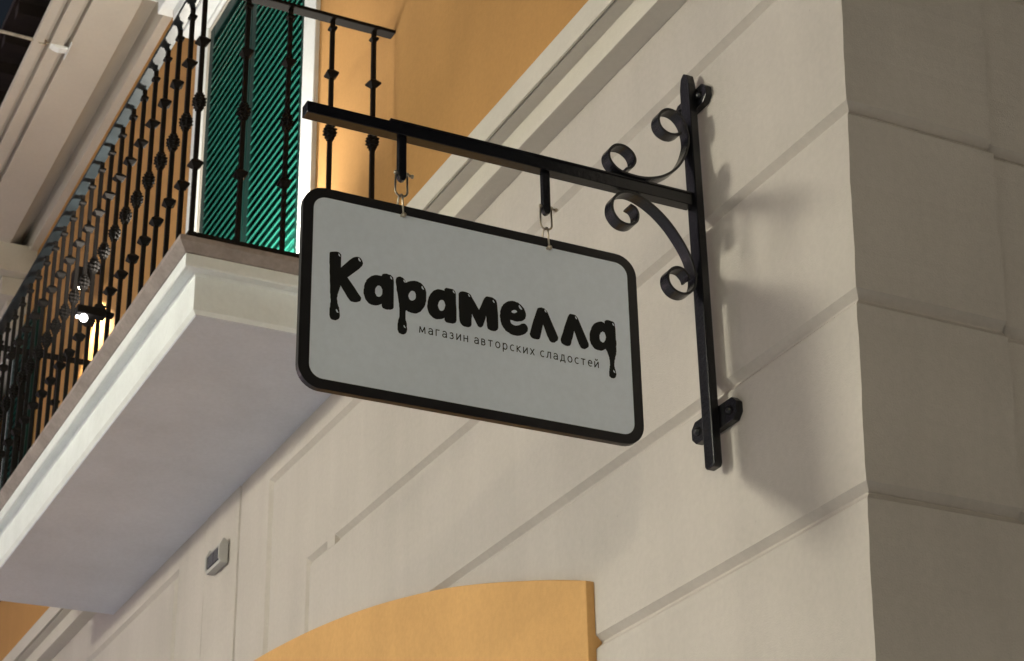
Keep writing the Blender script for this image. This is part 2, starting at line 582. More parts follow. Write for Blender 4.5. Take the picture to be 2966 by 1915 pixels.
# white door surrounds and green louvred shutters
def door(x0, x1, zb, open_near):
    bm = NB()
    add_box(bm, x0, x0 + 0.135, -0.16, -0.030, zb, 7.09)
    add_box(bm, x1 - 0.13, x1, -0.16, -0.030, zb, 7.09)
    add_box(bm, x0 + 0.1351, x1 - 0.1301, -0.16, -0.031, 7.065, 7.09)
    link("door_surround", bm, WHITE, bld, bevel=0.004)
    bm = NB()
    add_box(bm, x0 + 0.136, x0 + 0.156, -0.15, -0.045, zb, 7.06)
    add_box(bm, x1 - 0.151, x1 - 0.131, -0.15, -0.045, zb, 7.06)
    add_box(bm, x0 + 0.157, x1 - 0.152, -0.15, -0.046, 7.04, 7.06)
    link("door_frame", bm, CORNICE, bld, bevel=0.002)
    # hood: stepped moulding that carries up to the soffit with mitred ends
    bm = NB()
    m0, m1 = x0 - 0.02, x1 + 0.03
    for e, z0, z1 in ((0.095, 7.0905, 7.20), (0.13, 7.2005, 7.27), (0.19, 7.2705, 7.40), (0.26, 7.4005, 7.60)):
        sx = (e - 0.095) * 1.2
        add_prism(bm, [(m0 - sx, -0.055), (m1 + sx, -0.055), (m1 + sx + 0.0, e - 0.05), (m0 - sx, e - 0.05)],
                  lambda a, b, d: (a, b, d), z0, z1)
    link("door_hood", bm, PAINTED if open_near else WHITE, bld, bevel=0.006)
    # two shutter leaves
    xm = (x0 + x1) / 2 + 0.045
    a0, b0 = x0 + 0.158, xm - 0.004
    a1, b1 = xm + 0.004, x1 - 0.153
    slat_me = {}
    if open_near:
        wl_ = b0 - a0
        a0, b0 = x0 - 0.02 - wl_, x0 - 0.02
    for a, b in ((a0, b0), (a1, b1)):
        dy = 0.045 if b < x0 else 0.0
        leaf = None
        bm = NB()
        sw = 0.058
        add_box(bm, a, a + sw, -0.088 + dy, -0.050 + dy, zb + 0.04, 7.035)
        add_box(bm, b - sw, b, -0.088 + dy, -0.050 + dy, zb + 0.04, 7.035)
        for zr in (zb + 0.04, 6.965):
            add_box(bm, a + sw + 0.0005, b - sw - 0.0005, -0.087 + dy, -0.051 + dy, zr, zr + 0.07)
        if b < x0:
            add_box(bm, a + 0.03, b - 0.03, -0.049, -0.044 + 0.008, zb + 0.06, 7.0)
        leaf = link("shutter", bm, SHUT_FRAME, bld, bevel=0.003)
        bm = NB()
        add_box(bm, a + sw + 0.001, b - sw - 0.001, -0.0905 + dy, -0.0865 + dy, zb + 0.05, 7.02)
        link("gap_fill_board", bm, SHUT_FILL, leaf)  # board added behind the louvres so their gaps do not go black
        leaf["label"] = "dark green louvred shutter leaf"
        w = b - a - 2 * sw
        key = round(w, 3)
        if key not in slat_me:
            sb = NB()
            # slat: a thin board tilted outwards and down with a rounded nose
            prof = [(-0.020, 0.0185), (-0.0185, 0.0215), (0.015, -0.0160), (0.0175, -0.0195), (0.0172, -0.0245), (0.0122, -0.0235)]
            add_prism(sb, [(y, zz) for y, zz in prof], lambda p, q, d: (d, p, q), -w / 2, w / 2)
            bmesh.ops.recalc_face_normals(sb, faces=sb.faces[:])
            me = bpy.data.meshes.new("slat")
            sb.to_mesh(me)
            sb.free()
            me.materials.append(SHUT)
            slat_me[key] = me
        zz = zb + 0.14
        while zz < 6.95:
            s = bpy.data.objects.new("slat", slat_me[key])
            COL.objects.link(s)
            s.parent = leaf
            s.location = ((a + b) / 2 - bld.location.x, -0.066 + dy - bld.location.y + random.uniform(-0.0006, 0.0006), zz)
            s.rotation_euler = (random.uniform(-0.03, 0.03), random.uniform(-0.002, 0.002), 0)
            zz += 0.0445
    bm = NB()
    add_box(bm, x0 + 0.136, x1 - 0.131, -0.30, -0.26, zb, 7.08)
    link("door_leaf", bm, SHUT_FRAME, bld)


door(6.05, 7.70, 4.56, False)
door(11.30, 12.75, 5.20, True)

# soffit of the storey above, with its steps and grooves
bm = NB()
prof = [(-0.06, 7.575), (0.0, 7.570), (0.004, 7.74), (0.10, 7.63), (0.128, 7.594), (0.360, 7.592), (0.364, 7.640), (0.388, 7.640),
        (0.392, 7.588), (0.462, 7.588), (0.466, 7.636), (0.490, 7.636), (0.494, 7.590), (0.545, 7.590), (0.552, 7.600), (0.550, 7.615), (0.30, 7.92),
        (-0.06, 7.92)]
add_prism(bm, prof, lambda a, b, d: (d, a, b), 3.0, 15.5)
link("eaves_soffit", bm, PAINTED, bld, bevel=0.002)
# dark timber roof edge higher up
bm = NB()
add_box(bm, 3.0, 30.0, -0.6, 0.175, 9.80, 9.86)
for i in range(68):
    x = 3.2 + i * 0.4
    add_box(bm, x, x + 0.10, -0.55, 0.15, 9.70, 9.7995)
link("roof_eave", bm, ROOF, bld)
bm = NB()
add_box(bm, 3.0, 30.0, -0.9, -0.2, 7.93, 9.69)
link("attic_wall", bm, ROOF, bld)
bm = NB()
add_box(bm, 14.0, 30.0, -0.9, -0.30, 0.0, 7.92)
link("rear_wall", bm, STUCCO, bld)

# ------------------------------------------------------------------ balcony
bal = empty("balcony", (5.3, 0, 4.34), "cream moulded balcony slab with a brown stone edge under the black railing", "balcony")
bpath = [(8.37, -0.02), (8.37, 0.625), (5.295, 0.625), (5.295, -0.02)]
bm = NB()
sweep(bm, [(-0.012, 4.350), (0.0, 4.362), (0.0, 4.478), (0.008, 4.488), (0.030, 4.490), (0.044, 4.484), (0.048, 4.490),
           (0.048, 4.529), (-0.02, 4.529), (-0.02, 4.350)], bpath)
link("moulded_edge", bm, WHITE, bal, bevel=0.0015)
bm = NB()
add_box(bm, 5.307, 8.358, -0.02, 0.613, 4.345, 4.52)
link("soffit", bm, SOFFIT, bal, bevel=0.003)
bm = NB()
sweep(bm, [(-0.20, 4.5295), (0.052, 4.5295), (0.060, 4.538), (0.080, 4.556), (0.081, 4.572), (0.074, 4.578), (-0.20, 4.580)], bpath)
link("stone_cap", bm, CAP, bal, bevel=0.002)
bm = NB()
add_box(bm, 5.50, 8.16, -0.048, 0.42, 4.50, 4.585)
link("floor_slab", bm, CAP, bal)

# ------------------------------------------------------------------ railing
rail = empty("balcony_railing", (5.25, 0.66, 4.585), "black wrought iron railing with knuckled balusters round the balcony", "railing")
RX0, RX1, RY = 5.25, 8.35, 0.66
bm = NB()
add_box(bm, RX0 - 0.022, RX1 + 0.022, RY - 0.008, RY + 0.036, 5.556, 5.570)
link("handrail", bm, HANDR, rail, bevel=0.003)
for x in (RX0, RX1):
    bm = NB()
    add_box(bm, x - 0.022, x + 0.022, -0.048 if x > 6 else -0.029, RY - 0.0085, 5.555, 5.569)
    link("handrail", bm, RAIL, rail, bevel=0.003)
bm = NB()
add_box(bm, RX0 - 0.014, RX1 + 0.014, RY - 0.014, RY + 0.014, 4.586, 4.604)
link("foot_rail", bm, RAIL, rail, bevel=0.002)
for x in (RX0, RX1):
    bm = NB()
    add_box(bm, x - 0.014, x + 0.014, -0.048 if x > 6 else -0.029, RY - 0.0145, 4.585, 4.603)
    link("foot_rail", bm, RAIL, rail, bevel=0.002)


def frustum_stack(bm, secs, rot=0.0):
    """square sections (z, half width) stacked up the bar"""
    rings = []
    for z, h in secs:
        rr = []
        for k in range(4):
            a = rot + math.pi / 4 + k * math.pi / 2
            rr.append(bm.verts.new((math.cos(a) * h * 1.414, math.sin(a) * h * 1.414, z)))
        rings.append(rr)
    for A, B in zip(rings, rings[1:]):
        for k in range(4):
            bm.faces.new((A[k], A[(k + 1) % 4], B[(k + 1) % 4], B[k]))
    bm.faces.new(rings[0][::-1])
    bm.faces.new(rings[-1])


bm = NB()
frustum_stack(bm, [(4.604, 0.0072), (5.5555, 0.0072)])
frustum_stack(bm, [(5.512, 0.0085), (5.518, 0.0135), (5.524, 0.0135), (5.530, 0.0085)], 0.0)
me_bar = bpy.data.meshes.new("baluster"); bmesh.ops.recalc_face_normals(bm, faces=bm.faces[:]); bm.to_mesh(me_bar); bm.free()
me_bar.materials.append(RAIL)
bm = NB()
frustum_stack(bm, [(-0.016, 0.009), (-0.003, 0.0208), (0.003, 0.0208), (0.016, 0.009)])
me_dia = bpy.data.meshes.new("collar_knuckle"); bmesh.ops.recalc_face_normals(bm, faces=bm.faces[:]); bm.to_mesh(me_dia); bm.free()
me_dia.materials.append(RAIL)
bm = NB()
for k, (zc, h) in enumerate(((-0.021, 0.0140), (-0.008, 0.0188), (0.006, 0.0188), (0.019, 0.0140))):
    frustum_stack(bm, [(zc - 0.0075, h * 0.62), (zc - 0.002, h), (zc + 0.002, h), (zc + 0.0075, h * 0.62)], 0.0)
    frustum_stack(bm, [(zc - 0.0072, h * 0.6), (zc - 0.0018, h * 0.92), (zc + 0.0018, h * 0.92), (zc + 0.0072, h * 0.6)], math.pi / 4)
frustum_stack(bm, [(-0.036, 0.009), (0.034, 0.009)], 0.3)
me_bas = bpy.data.meshes.new("basket_knuckle"); bmesh.ops.recalc_face_normals(bm, faces=bm.faces[:]); bm.to_mesh(me_bas); bm.free()
me_bas.materials.append(RAIL)
spots = [(RX0, RY)]
nx = 22
for i in range(1, nx):
    spots.append((RX0 + (RX1 - RX0) * i / nx, RY))
spots.append((RX1, RY))
for y in (0.507, 0.355, 0.200, 0.045):
    spots.append((RX0, y))
    spots.append((RX1, y))
for i, (x, y) in enumerate(spots):
    b = bpy.data.objects.new("baluster", me_bar)
    COL.objects.link(b)
    b.parent = rail
    b.location = (x - rail.location.x, y - rail.location.y, -rail.location.z)
    tw = random.uniform(-0.05, 0.05)
    b.rotation_euler = (0, 0, tw)
    for nm, me, z in (("collar_knuckle", me_dia, 5.333), ("basket_knuckle", me_bas, 5.099), ("collar_knuckle", me_dia, 4.857)):
        k = bpy.data.objects.new(nm, me)
        COL.objects.link(k)
        k.parent = b
        k.location = (0, 0, z + random.uniform(-0.004, 0.004))
        k.rotation_euler = (0, 0, random.uniform(-0.12, 0.12))

# ------------------------------------------------------------------ iron sign bracket
br = empty("sign_bracket", (3.305, 0.01, 3.68), "black wrought iron bracket with scrolls bolted to the cream wall", "bracket")
PX = 3.302
bm = NB()
# flat post standing off the wall on its two cross plates, pointed at the top
pts = [(3.283, 3.188), (3.289, 3.180), (3.317, 3.180), (3.323, 3.188), (3.323, 4.165), (3.316, 4.192), (3.303, 4.202), (3.290, 4.192), (3.283, 4.165)]
add_prism(bm, pts, lambda a, b, d: (a, d, b), 0.019, 0.041)
link("wall_post", bm, IRON, br, bevel=0.003)
for zc in (3.298, 4.128):
    bm = NB()
    x0, x1 = (PX - 0.086 if zc < 3.5 else PX - 0.058), (PX + 0.100 if zc < 3.5 else PX + 0.085)
    pts = [(x0, zc - 0.012), (x0 + 0.016, zc - 0.027), (x1 - 0.016, zc - 0.027), (x1, zc - 0.012), (x1, zc + 0.012),
           (x1 - 0.016, zc + 0.027), (x0 + 0.016, zc + 0.027), (x0, zc + 0.012)]
    add_prism(bm, pts, lambda a, b, d: (a, d, b), 0.0008, 0.0188)
    p = link("wall_plate", bm, IRON, br, bevel=0.0016)
    for xb in (x0 + 0.028, x1 - 0.028):
        bm = NB()
        bmesh.ops.create_uvsphere(bm, u_segments=14, v_segments=8, radius=0.011,
                                  matrix=Matrix.Translation((xb, 0.019, zc)) @ Matrix.Diagonal((1, 0.85, 1, 1)))
        link("bolt", bm, IRON, p, smooth=True)
bm = NB()
add_box(bm, 3.2945, 3.3255, 0.0415, 0.998, 3.8335, 3.862)
link("arm", bm, IRON, br, bevel=0.002)
bm = NB()
add_box(bm, 3.293, 3.327, 0.0415, 0.806, 3.8623, 3.868)
link("arm_plate", bm, IRON, br, bevel=0.0015)
for yh in (0.7725, 0.4225):
    bm = NB()
    pts = [(yh - 0.0095, 3.833), (yh - 0.0095, 3.734), (yh - 0.006, 3.727), (yh, 3.724), (yh + 0.006, 3.727), (yh + 0.0095, 3.734), (yh + 0.0095, 3.833)]
    add_prism(bm, pts, lambda a, b, d: (d, a, b), 3.303, 3.3165)
    link("hanger_tab", bm, IRON, br, bevel=0.0015)
upper = [(0.066, 4.022), (0.082, 4.012), (0.102, 4.011), (0.120, 4.022), (0.126, 4.042), (0.118, 4.064), (0.100, 4.077), (0.078, 4.076),
         (0.060, 4.062), (0.050, 4.040), (0.046, 4.010), (0.050, 3.985), (0.063, 3.952), (0.086, 3.918), (0.122, 3.889), (0.164, 3.873),
         (0.204, 3.870), (0.240, 3.876), (0.262, 3.896), (0.264, 3.920), (0.248, 3.940), (0.224, 3.944), (0.203, 3.932), (0.196, 3.912),
         (0.205, 3.893), (0.222, 3.883)]
lower = [(0.216, 3.790), (0.202, 3.784), (0.196, 3.768), (0.202, 3.748), (0.222, 3.737), (0.246, 3.742), (0.262, 3.764), (0.260, 3.792),
         (0.242, 3.814), (0.215, 3.823), (0.185, 3.817), (0.150, 3.799), (0.116, 3.770), (0.087, 3.733), (0.065, 3.694), (0.054, 3.655),
         (0.053, 3.628), (0.064, 3.603), (0.086, 3.590), (0.110, 3.594), (0.125, 3.612), (0.124, 3.636), (0.108, 3.652), (0.088, 3.654),
         (0.074, 3.642), (0.070, 3.630)]
for nm, pth in (("scroll", upper), ("scroll", lower)):
    bm = NB()
    add_strip(bm, spline(pth, 5), 3.287, 3.3205, 0.006)
    o = link(nm, bm, IRON, br, bevel=0.0008)
    for p in o.data.polygons:
        p.use_smooth = False
# small rivets and weld beads where the scrolls meet the bars
bm = NB()
for y, z in ((0.165, 3.868), (0.19, 3.828), (0.047, 3.99), (0.047, 3.648)):
    bmesh.ops.create_icosphere(bm, subdivisions=1, radius=0.0065, matrix=Matrix.Translation((3.294, y, z)))
link("weld_bead", bm, IRON, br, smooth=True)

# ------------------------------------------------------------------ shackles that carry the sign
for yh, side in ((0.7725, "away from the wall"), (0.4225, "nearer the wall")):
    t = empty("shackle", (3.31, yh, 3.742), "small steel shackle pinned through the hanger tab " + side, "shackle", "shackles holding the sign")
    bm = NB()
    w = 0.0135
    pth = [(3.31, yh - w, 3.748)] + [(3.31, yh + w * math.sin(a) * 1.05, 3.701 - 0.013 * math.cos(a))
                                    for a in [-math.pi / 2 + math.pi * k / 10 for k in range(11)]] + [(3.31, yh + w, 3.748)]
    add_tube(bm, pth, 0.0023, 8)
    for s in (-1, 1):
        bmesh.ops.create_uvsphere(bm, u_segments=10, v_segments=6, radius=0.0048, matrix=Matrix.Translation((3.31, yh + s * w, 3.745)))
    link("bow", bm, STEEL, t, smooth=True)
    bm = NB()
    add_tube(bm, [(3.31, yh + 0.017, 3.745), (3.31, yh - 0.024, 3.743)], 0.0026, 8)
    add_tube(bm, [(3.31, yh - 0.023, 3.743), (3.31, yh - 0.0275, 3.743)], 0.0046, 8)
    link("pin", bm, STEEL, t, smooth=True)
    t = empty("shackle", (3.316, yh, 3.64), "small steel shackle through the black border of the sign " + side, "shackle", "shackles holding the sign")
    bm = NB()
    w = 0.0125
    pth = [(3.316 - w, yh - 0.002, 3.644)] + [(3.316 + w * math.sin(a), yh, 3.682 + 0.0125 * math.cos(a))
                                     for a in [-math.pi / 2 + math.pi * k / 10 for k in range(11)]] + [(3.316 + w, yh + 0.001, 3.644)]
    add_tube(bm, pth, 0.0023, 8)
    link("bow", bm, STEEL, t, smooth=True)
    bm = NB()
    bmesh.ops.create_uvsphere(bm, u_segments=12, v_segments=8, radius=0.0058, matrix=Matrix.Translation((3.3025, yh - 0.003, 3.640)))
    add_tube(bm, [(3.300, yh, 3.640), (3.332, yh, 3.640)], 0.0026, 8)
    link("pin", bm, STEEL, t, smooth=True)

# ------------------------------------------------------------------ the hanging sign
sg = empty("hanging_sign", (3.316, 0.596, 3.20), "grey rectangular sign with rounded black border and black dripping Cyrillic lettering", "sign")


def round_rect(y0, y1, z0, z1, r, k=8):
    pts = []
    for cy, cz, a0 in ((y1 - r, z0 + r, -90), (y1 - r, z1 - r, 0), (y0 + r, z1 - r, 90), (y0 + r, z0 + r, 180)):
        for i in range(k + 1):
            a = math.radians(a0 + 90 * i / k)
            pts.append((cy + r * math.cos(a), cz + r * math.sin(a)))
    return pts


SY0, SY1, SZ0, SZ1 = 0.1985, 0.9945, 3.2035, 3.6655
bm = NB()
outer = round_rect(SY0, SY1, SZ0, SZ1, 0.050)
inner = round_rect(SY0 + 0.0225, SY1 - 0.0235, SZ0 + 0.0225, SZ1 - 0.0215, 0.030)
n = len(outer)
rings = [[bm.verts.new((x, a, b)) for a, b in P] for x, P in ((3.3085, outer), (3.3085, inner), (3.3105, inner))]
rings.append([bm.verts.new((3.3225, a, b)) for a, b in outer])
for i in range(n):
    j = (i + 1) % n
    bm.faces.new((rings[0][i], rings[0][j], rings[1][j], rings[1][i]))
    bm.faces.new((rings[1][i], rings[1][j], rings[2][j], rings[2][i]))
    bm.faces.new((rings[0][i], rings[3][i], rings[3][j], rings[0][j]))
bm.faces.new(rings[3])
link("border", bm, SIGN_EDGE, sg)
bm = NB()
add_prism(bm, round_rect(SY0 + 0.021, SY1 - 0.022, SZ0 + 0.021, SZ1 - 0.020, 0.031), lambda a, b, d: (d, a, b), 3.3100, 3.3215)
link("panel", bm, SIGN_FACE, sg)

LETTERS = [
  ([(933.0,3513.0),(932.0,3517.0),(926.0,3519.0),(922.0,3520.0),(918.0,3521.0),(914.0,3521.0),(911.0,3520.0),(907.0,3516.0),(907.0,3510.0),(907.0,3504.0),(907.0,3498.0),(907.0,3492.0),(907.0,3486.0),(901.0,3493.0),(895.0,3500.0),(889.0,3507.0),(882.0,3514.0),(879.0,3516.0),(875.0,3518.0),(871.0,3519.0),(867.0,3519.0),(863.0,3517.0),(861.0,3514.0),(859.0,3510.0),(858.0,3506.0),(860.0,3500.0),(867.0,3491.0),(875.0,3483.0),(884.0,3474.0),(892.0,3466.0),(884.0,3456.0),(876.0,3446.0),(869.0,3436.0),(861.0,3426.0),(861.0,3422.0),(863.0,3417.0),(867.0,3415.0),(871.0,3413.0),(875.0,3412.0),(879.0,3412.0),(883.0,3412.0),(886.0,3414.0),(892.0,3421.0),(897.0,3429.0),(902.0,3436.0),(907.0,3444.0),(908.0,3440.0),(909.0,3436.0),(910.0,3432.0),(911.0,3429.0),(912.0,3425.0),(913.0,3422.0),(913.0,3418.0),(914.0,3415.0),(914.0,3411.0),(913.0,3407.0),(913.0,3403.0),(912.0,3400.0),(911.0,3396.0),(909.0,3393.0),(909.0,3389.0),(908.0,3386.0),(908.0,3382.0),(907.0,3377.0),(907.0,3373.0),(908.0,3369.0),(910.0,3366.0),(913.0,3364.0),(916.0,3362.0),(920.0,3362.0),(923.0,3362.0),(926.0,3363.0),(928.0,3365.0),(929.0,3368.0),(930.0,3372.0),(930.0,3376.0),(930.0,3380.0),(930.0,3384.0),(930.0,3387.0),(929.0,3391.0),(929.0,3394.0),(929.0,3398.0),(928.0,3402.0),(928.0,3407.0),(929.0,3412.0),(929.0,3418.0),(930.0,3424.0),(930.0,3429.0),(930.0,3439.0),(931.0,3450.0),(931.0,3460.0),(932.0,3470.0),(932.0,3477.0),(932.0,3485.0),(933.0,3492.0),(933.0,3500.0),(933.0,3503.0),(933.0,3506.0),(933.0,3510.0)],
   None),
  ([(815.0,3488.0),(814.0,3491.0),(809.0,3493.0),(804.0,3494.0),(800.0,3493.0),(796.0,3493.0),(793.0,3491.0),(790.0,3488.0),(789.0,3485.0),(788.0,3479.0),(788.0,3472.0),(788.0,3466.0),(788.0,3460.0),(788.0,3449.0),(788.0,3439.0),(788.0,3428.0),(788.0,3418.0),(790.0,3414.0),(796.0,3411.0),(799.0,3411.0),(802.0,3410.0),(806.0,3410.0),(810.0,3411.0),(813.0,3412.0),(815.0,3416.0),(815.0,3421.0),(818.0,3419.0),(821.0,3417.0),(826.0,3415.0),(830.0,3414.0),(834.0,3414.0),(838.0,3414.0),(841.0,3415.0),(844.0,3416.0),(846.0,3418.0),(848.0,3420.0),(850.0,3422.0),(852.0,3425.0),(853.0,3428.0),(854.0,3431.0),(855.0,3434.0),(856.0,3437.0),(856.0,3441.0),(856.0,3445.0),(855.0,3449.0),(855.0,3454.0),(854.0,3458.0),(853.0,3462.0),(851.0,3465.0),(850.0,3469.0),(848.0,3472.0),(845.0,3475.0),(842.0,3478.0),(839.0,3481.0),(835.0,3483.0),(831.0,3485.0),(826.0,3486.0),(823.0,3486.0),(819.0,3486.0),(816.0,3486.0)],
   [(814.0,3450.0),(814.0,3446.0),(815.0,3442.0),(817.0,3439.0),(819.0,3437.0),(822.0,3436.0),(824.0,3436.0),(827.0,3437.0),(828.0,3440.0),(830.0,3443.0),(830.0,3447.0),(830.0,3451.0),(829.0,3455.0),(827.0,3458.0),(825.0,3461.0),(822.0,3462.0),(820.0,3462.0),(817.0,3460.0),(816.0,3458.0),(814.0,3454.0)]),
  ([(784.0,3484.0),(782.0,3490.0),(777.0,3493.0),(774.0,3494.0),(771.0,3493.0),(767.0,3492.0),(764.0,3489.0),(762.0,3486.0),(761.0,3482.0),(758.0,3484.0),(755.0,3486.0),(751.0,3488.0),(748.0,3489.0),(745.0,3490.0),(741.0,3491.0),(738.0,3491.0),(734.0,3491.0),(731.0,3490.0),(727.0,3489.0),(724.0,3487.0),(722.0,3485.0),(720.0,3483.0),(718.0,3480.0),(716.0,3477.0),(715.0,3474.0),(714.0,3470.0),(714.0,3466.0),(714.0,3461.0),(714.0,3457.0),(714.0,3453.0),(714.0,3449.0),(715.0,3445.0),(716.0,3441.0),(717.0,3437.0),(719.0,3433.0),(721.0,3430.0),(723.0,3427.0),(725.0,3424.0),(727.0,3421.0),(730.0,3419.0),(733.0,3417.0),(736.0,3415.0),(740.0,3414.0),(743.0,3414.0),(746.0,3414.0),(749.0,3414.0),(752.0,3415.0),(755.0,3415.0),(758.0,3417.0),(760.0,3418.0),(761.0,3414.0),(761.0,3410.0),(761.0,3405.0),(761.0,3401.0),(761.0,3397.0),(760.0,3393.0),(759.0,3390.0),(758.0,3386.0),(758.0,3382.0),(758.0,3379.0),(757.0,3374.0),(758.0,3369.0),(759.0,3366.0),(761.0,3363.0),(766.0,3360.0),(770.0,3360.0),(773.0,3361.0),(776.0,3362.0),(777.0,3364.0),(779.0,3369.0),(779.0,3373.0),(779.0,3377.0),(779.0,3382.0),(778.0,3386.0),(778.0,3389.0),(777.0,3393.0),(776.0,3396.0),(775.0,3400.0),(775.0,3404.0),(775.0,3407.0),(775.0,3410.0),(775.0,3414.0),(775.0,3419.0),(776.0,3424.0),(776.0,3429.0),(777.0,3434.0),(778.0,3441.0),(779.0,3448.0),(780.0,3454.0),(782.0,3461.0),(782.0,3467.0),(783.0,3472.0),(784.0,3478.0)],
   [(738.0,3456.0),(738.0,3452.0),(739.0,3449.0),(741.0,3446.0),(744.0,3444.0),(746.0,3443.0),(749.0,3443.0),(751.0,3444.0),(753.0,3446.0),(754.0,3449.0),(755.0,3452.0),(754.0,3456.0),(753.0,3459.0),(751.0,3462.0),(749.0,3465.0),(746.0,3466.0),(744.0,3466.0),(741.0,3465.0),(739.0,3462.0),(738.0,3459.0)]),
  ([(672.0,3486.0),(668.0,3490.0),(664.0,3490.0),(659.0,3490.0),(656.0,3490.0),(653.0,3490.0),(650.0,3489.0),(647.0,3486.0),(646.0,3483.0),(645.0,3479.0),(645.0,3475.0),(645.0,3471.0),(645.0,3458.0),(644.0,3445.0),(644.0,3431.0),(644.0,3418.0),(646.0,3412.0),(649.0,3410.0),(653.0,3408.0),(656.0,3408.0),(659.0,3408.0),(663.0,3408.0),(667.0,3408.0),(670.0,3410.0),(672.0,3413.0),(672.0,3418.0),(678.0,3414.0),(682.0,3413.0),(686.0,3412.0),(689.0,3411.0),(693.0,3411.0),(696.0,3412.0),(699.0,3413.0),(701.0,3415.0),(704.0,3417.0),(706.0,3419.0),(708.0,3422.0),(709.0,3424.0),(710.0,3427.0),(711.0,3431.0),(712.0,3435.0),(712.0,3439.0),(711.0,3443.0),(711.0,3448.0),(710.0,3452.0),(709.0,3456.0),(708.0,3460.0),(706.0,3464.0),(704.0,3468.0),(701.0,3472.0),(699.0,3475.0),(696.0,3478.0),(692.0,3480.0),(689.0,3482.0),(685.0,3483.0),(682.0,3483.0),(679.0,3483.0),(675.0,3483.0),(672.0,3482.0)],
   [(670.0,3448.0),(671.0,3444.0),(672.0,3440.0),(674.0,3436.0),(676.0,3434.0),(678.0,3433.0),(681.0,3433.0),(683.0,3434.0),(685.0,3437.0),(686.0,3440.0),(687.0,3444.0),(686.0,3449.0),(685.0,3452.0),(683.0,3456.0),(681.0,3458.0),(678.0,3459.0),(676.0,3459.0),(674.0,3458.0),(672.0,3455.0),(671.0,3452.0)]),
  ([(639.0,3482.0),(636.0,3487.0),(632.0,3489.0),(628.0,3490.0),(624.0,3490.0),(621.0,3490.0),(617.0,3489.0),(614.0,3488.0),(611.0,3486.0),(609.0,3483.0),(607.0,3479.0),(603.0,3473.0),(599.0,3467.0),(595.0,3460.0),(591.0,3454.0),(588.0,3461.0),(585.0,3468.0),(582.0,3476.0),(579.0,3483.0),(575.0,3488.0),(572.0,3490.0),(568.0,3490.0),(564.0,3490.0),(559.0,3490.0),(555.0,3488.0),(551.0,3486.0),(549.0,3482.0),(548.0,3478.0),(547.0,3464.0),(546.0,3451.0),(546.0,3437.0),(546.0,3424.0),(546.0,3420.0),(548.0,3415.0),(553.0,3411.0),(558.0,3410.0),(563.0,3410.0),(567.0,3411.0),(571.0,3413.0),(572.0,3416.0),(573.0,3420.0),(573.0,3425.0),(574.0,3431.0),(574.0,3437.0),(575.0,3443.0),(576.0,3436.0),(578.0,3430.0),(580.0,3424.0),(582.0,3418.0),(585.0,3414.0),(589.0,3412.0),(594.0,3414.0),(598.0,3421.0),(601.0,3427.0),(605.0,3434.0),(608.0,3441.0),(608.0,3434.0),(609.0,3428.0),(609.0,3421.0),(609.0,3415.0),(611.0,3410.0),(617.0,3407.0),(621.0,3407.0),(624.0,3407.0),(627.0,3407.0),(631.0,3409.0),(634.0,3412.0),(636.0,3415.0),(637.0,3419.0),(638.0,3429.0),(638.0,3439.0),(639.0,3449.0),(639.0,3459.0),(639.0,3464.0),(639.0,3470.0),(639.0,3476.0)],
   None),
  ([(541.0,3455.0),(541.0,3458.0),(541.0,3461.0),(540.0,3464.0),(539.0,3467.0),(538.0,3470.0),(537.0,3473.0),(535.0,3475.0),(534.0,3478.0),(531.0,3481.0),(529.0,3483.0),(527.0,3485.0),(524.0,3487.0),(521.0,3489.0),(518.0,3490.0),(515.0,3491.0),(512.0,3492.0),(508.0,3492.0),(505.0,3492.0),(502.0,3491.0),(499.0,3491.0),(496.0,3490.0),(494.0,3488.0),(491.0,3487.0),(489.0,3485.0),(487.0,3483.0),(485.0,3481.0),(483.0,3479.0),(482.0,3476.0),(481.0,3474.0),(480.0,3471.0),(479.0,3468.0),(479.0,3465.0),(479.0,3462.0),(480.0,3459.0),(481.0,3455.0),(484.0,3452.0),(487.0,3449.0),(491.0,3447.0),(495.0,3446.0),(498.0,3445.0),(501.0,3444.0),(504.0,3444.0),(508.0,3444.0),(511.0,3445.0),(514.0,3445.0),(517.0,3445.0),(517.0,3442.0),(516.0,3439.0),(514.0,3436.0),(511.0,3435.0),(508.0,3434.0),(504.0,3434.0),(501.0,3435.0),(498.0,3436.0),(494.0,3438.0),(491.0,3441.0),(488.0,3442.0),(485.0,3443.0),(482.0,3443.0),(480.0,3442.0),(478.0,3440.0),(476.0,3437.0),(475.0,3434.0),(475.0,3431.0),(476.0,3426.0),(478.0,3424.0),(480.0,3421.0),(482.0,3419.0),(485.0,3417.0),(488.0,3415.0),(491.0,3414.0),(494.0,3412.0),(498.0,3411.0),(501.0,3410.0),(504.0,3410.0),(507.0,3410.0),(510.0,3410.0),(512.0,3410.0),(516.0,3411.0),(519.0,3412.0),(522.0,3414.0),(525.0,3415.0),(529.0,3417.0),(531.0,3420.0),(534.0,3423.0),(536.0,3426.0),(538.0,3429.0),(539.0,3433.0),(540.0,3436.0),(541.0,3440.0),(541.0,3444.0),(542.0,3447.0),(542.0,3451.0)],
   [(500.0,3468.0),(501.0,3467.0),(502.0,3466.0),(503.0,3465.0),(505.0,3464.0),(507.0,3463.0),(509.0,3463.0),(511.0,3463.0),(512.0,3463.0),(513.0,3464.0),(514.0,3466.0),(513.0,3467.0),(512.0,3468.0),(511.0,3469.0),(509.0,3470.0),(507.0,3471.0),(505.0,3471.0),(503.0,3471.0),(502.0,3470.0),(501.0,3469.0)]),
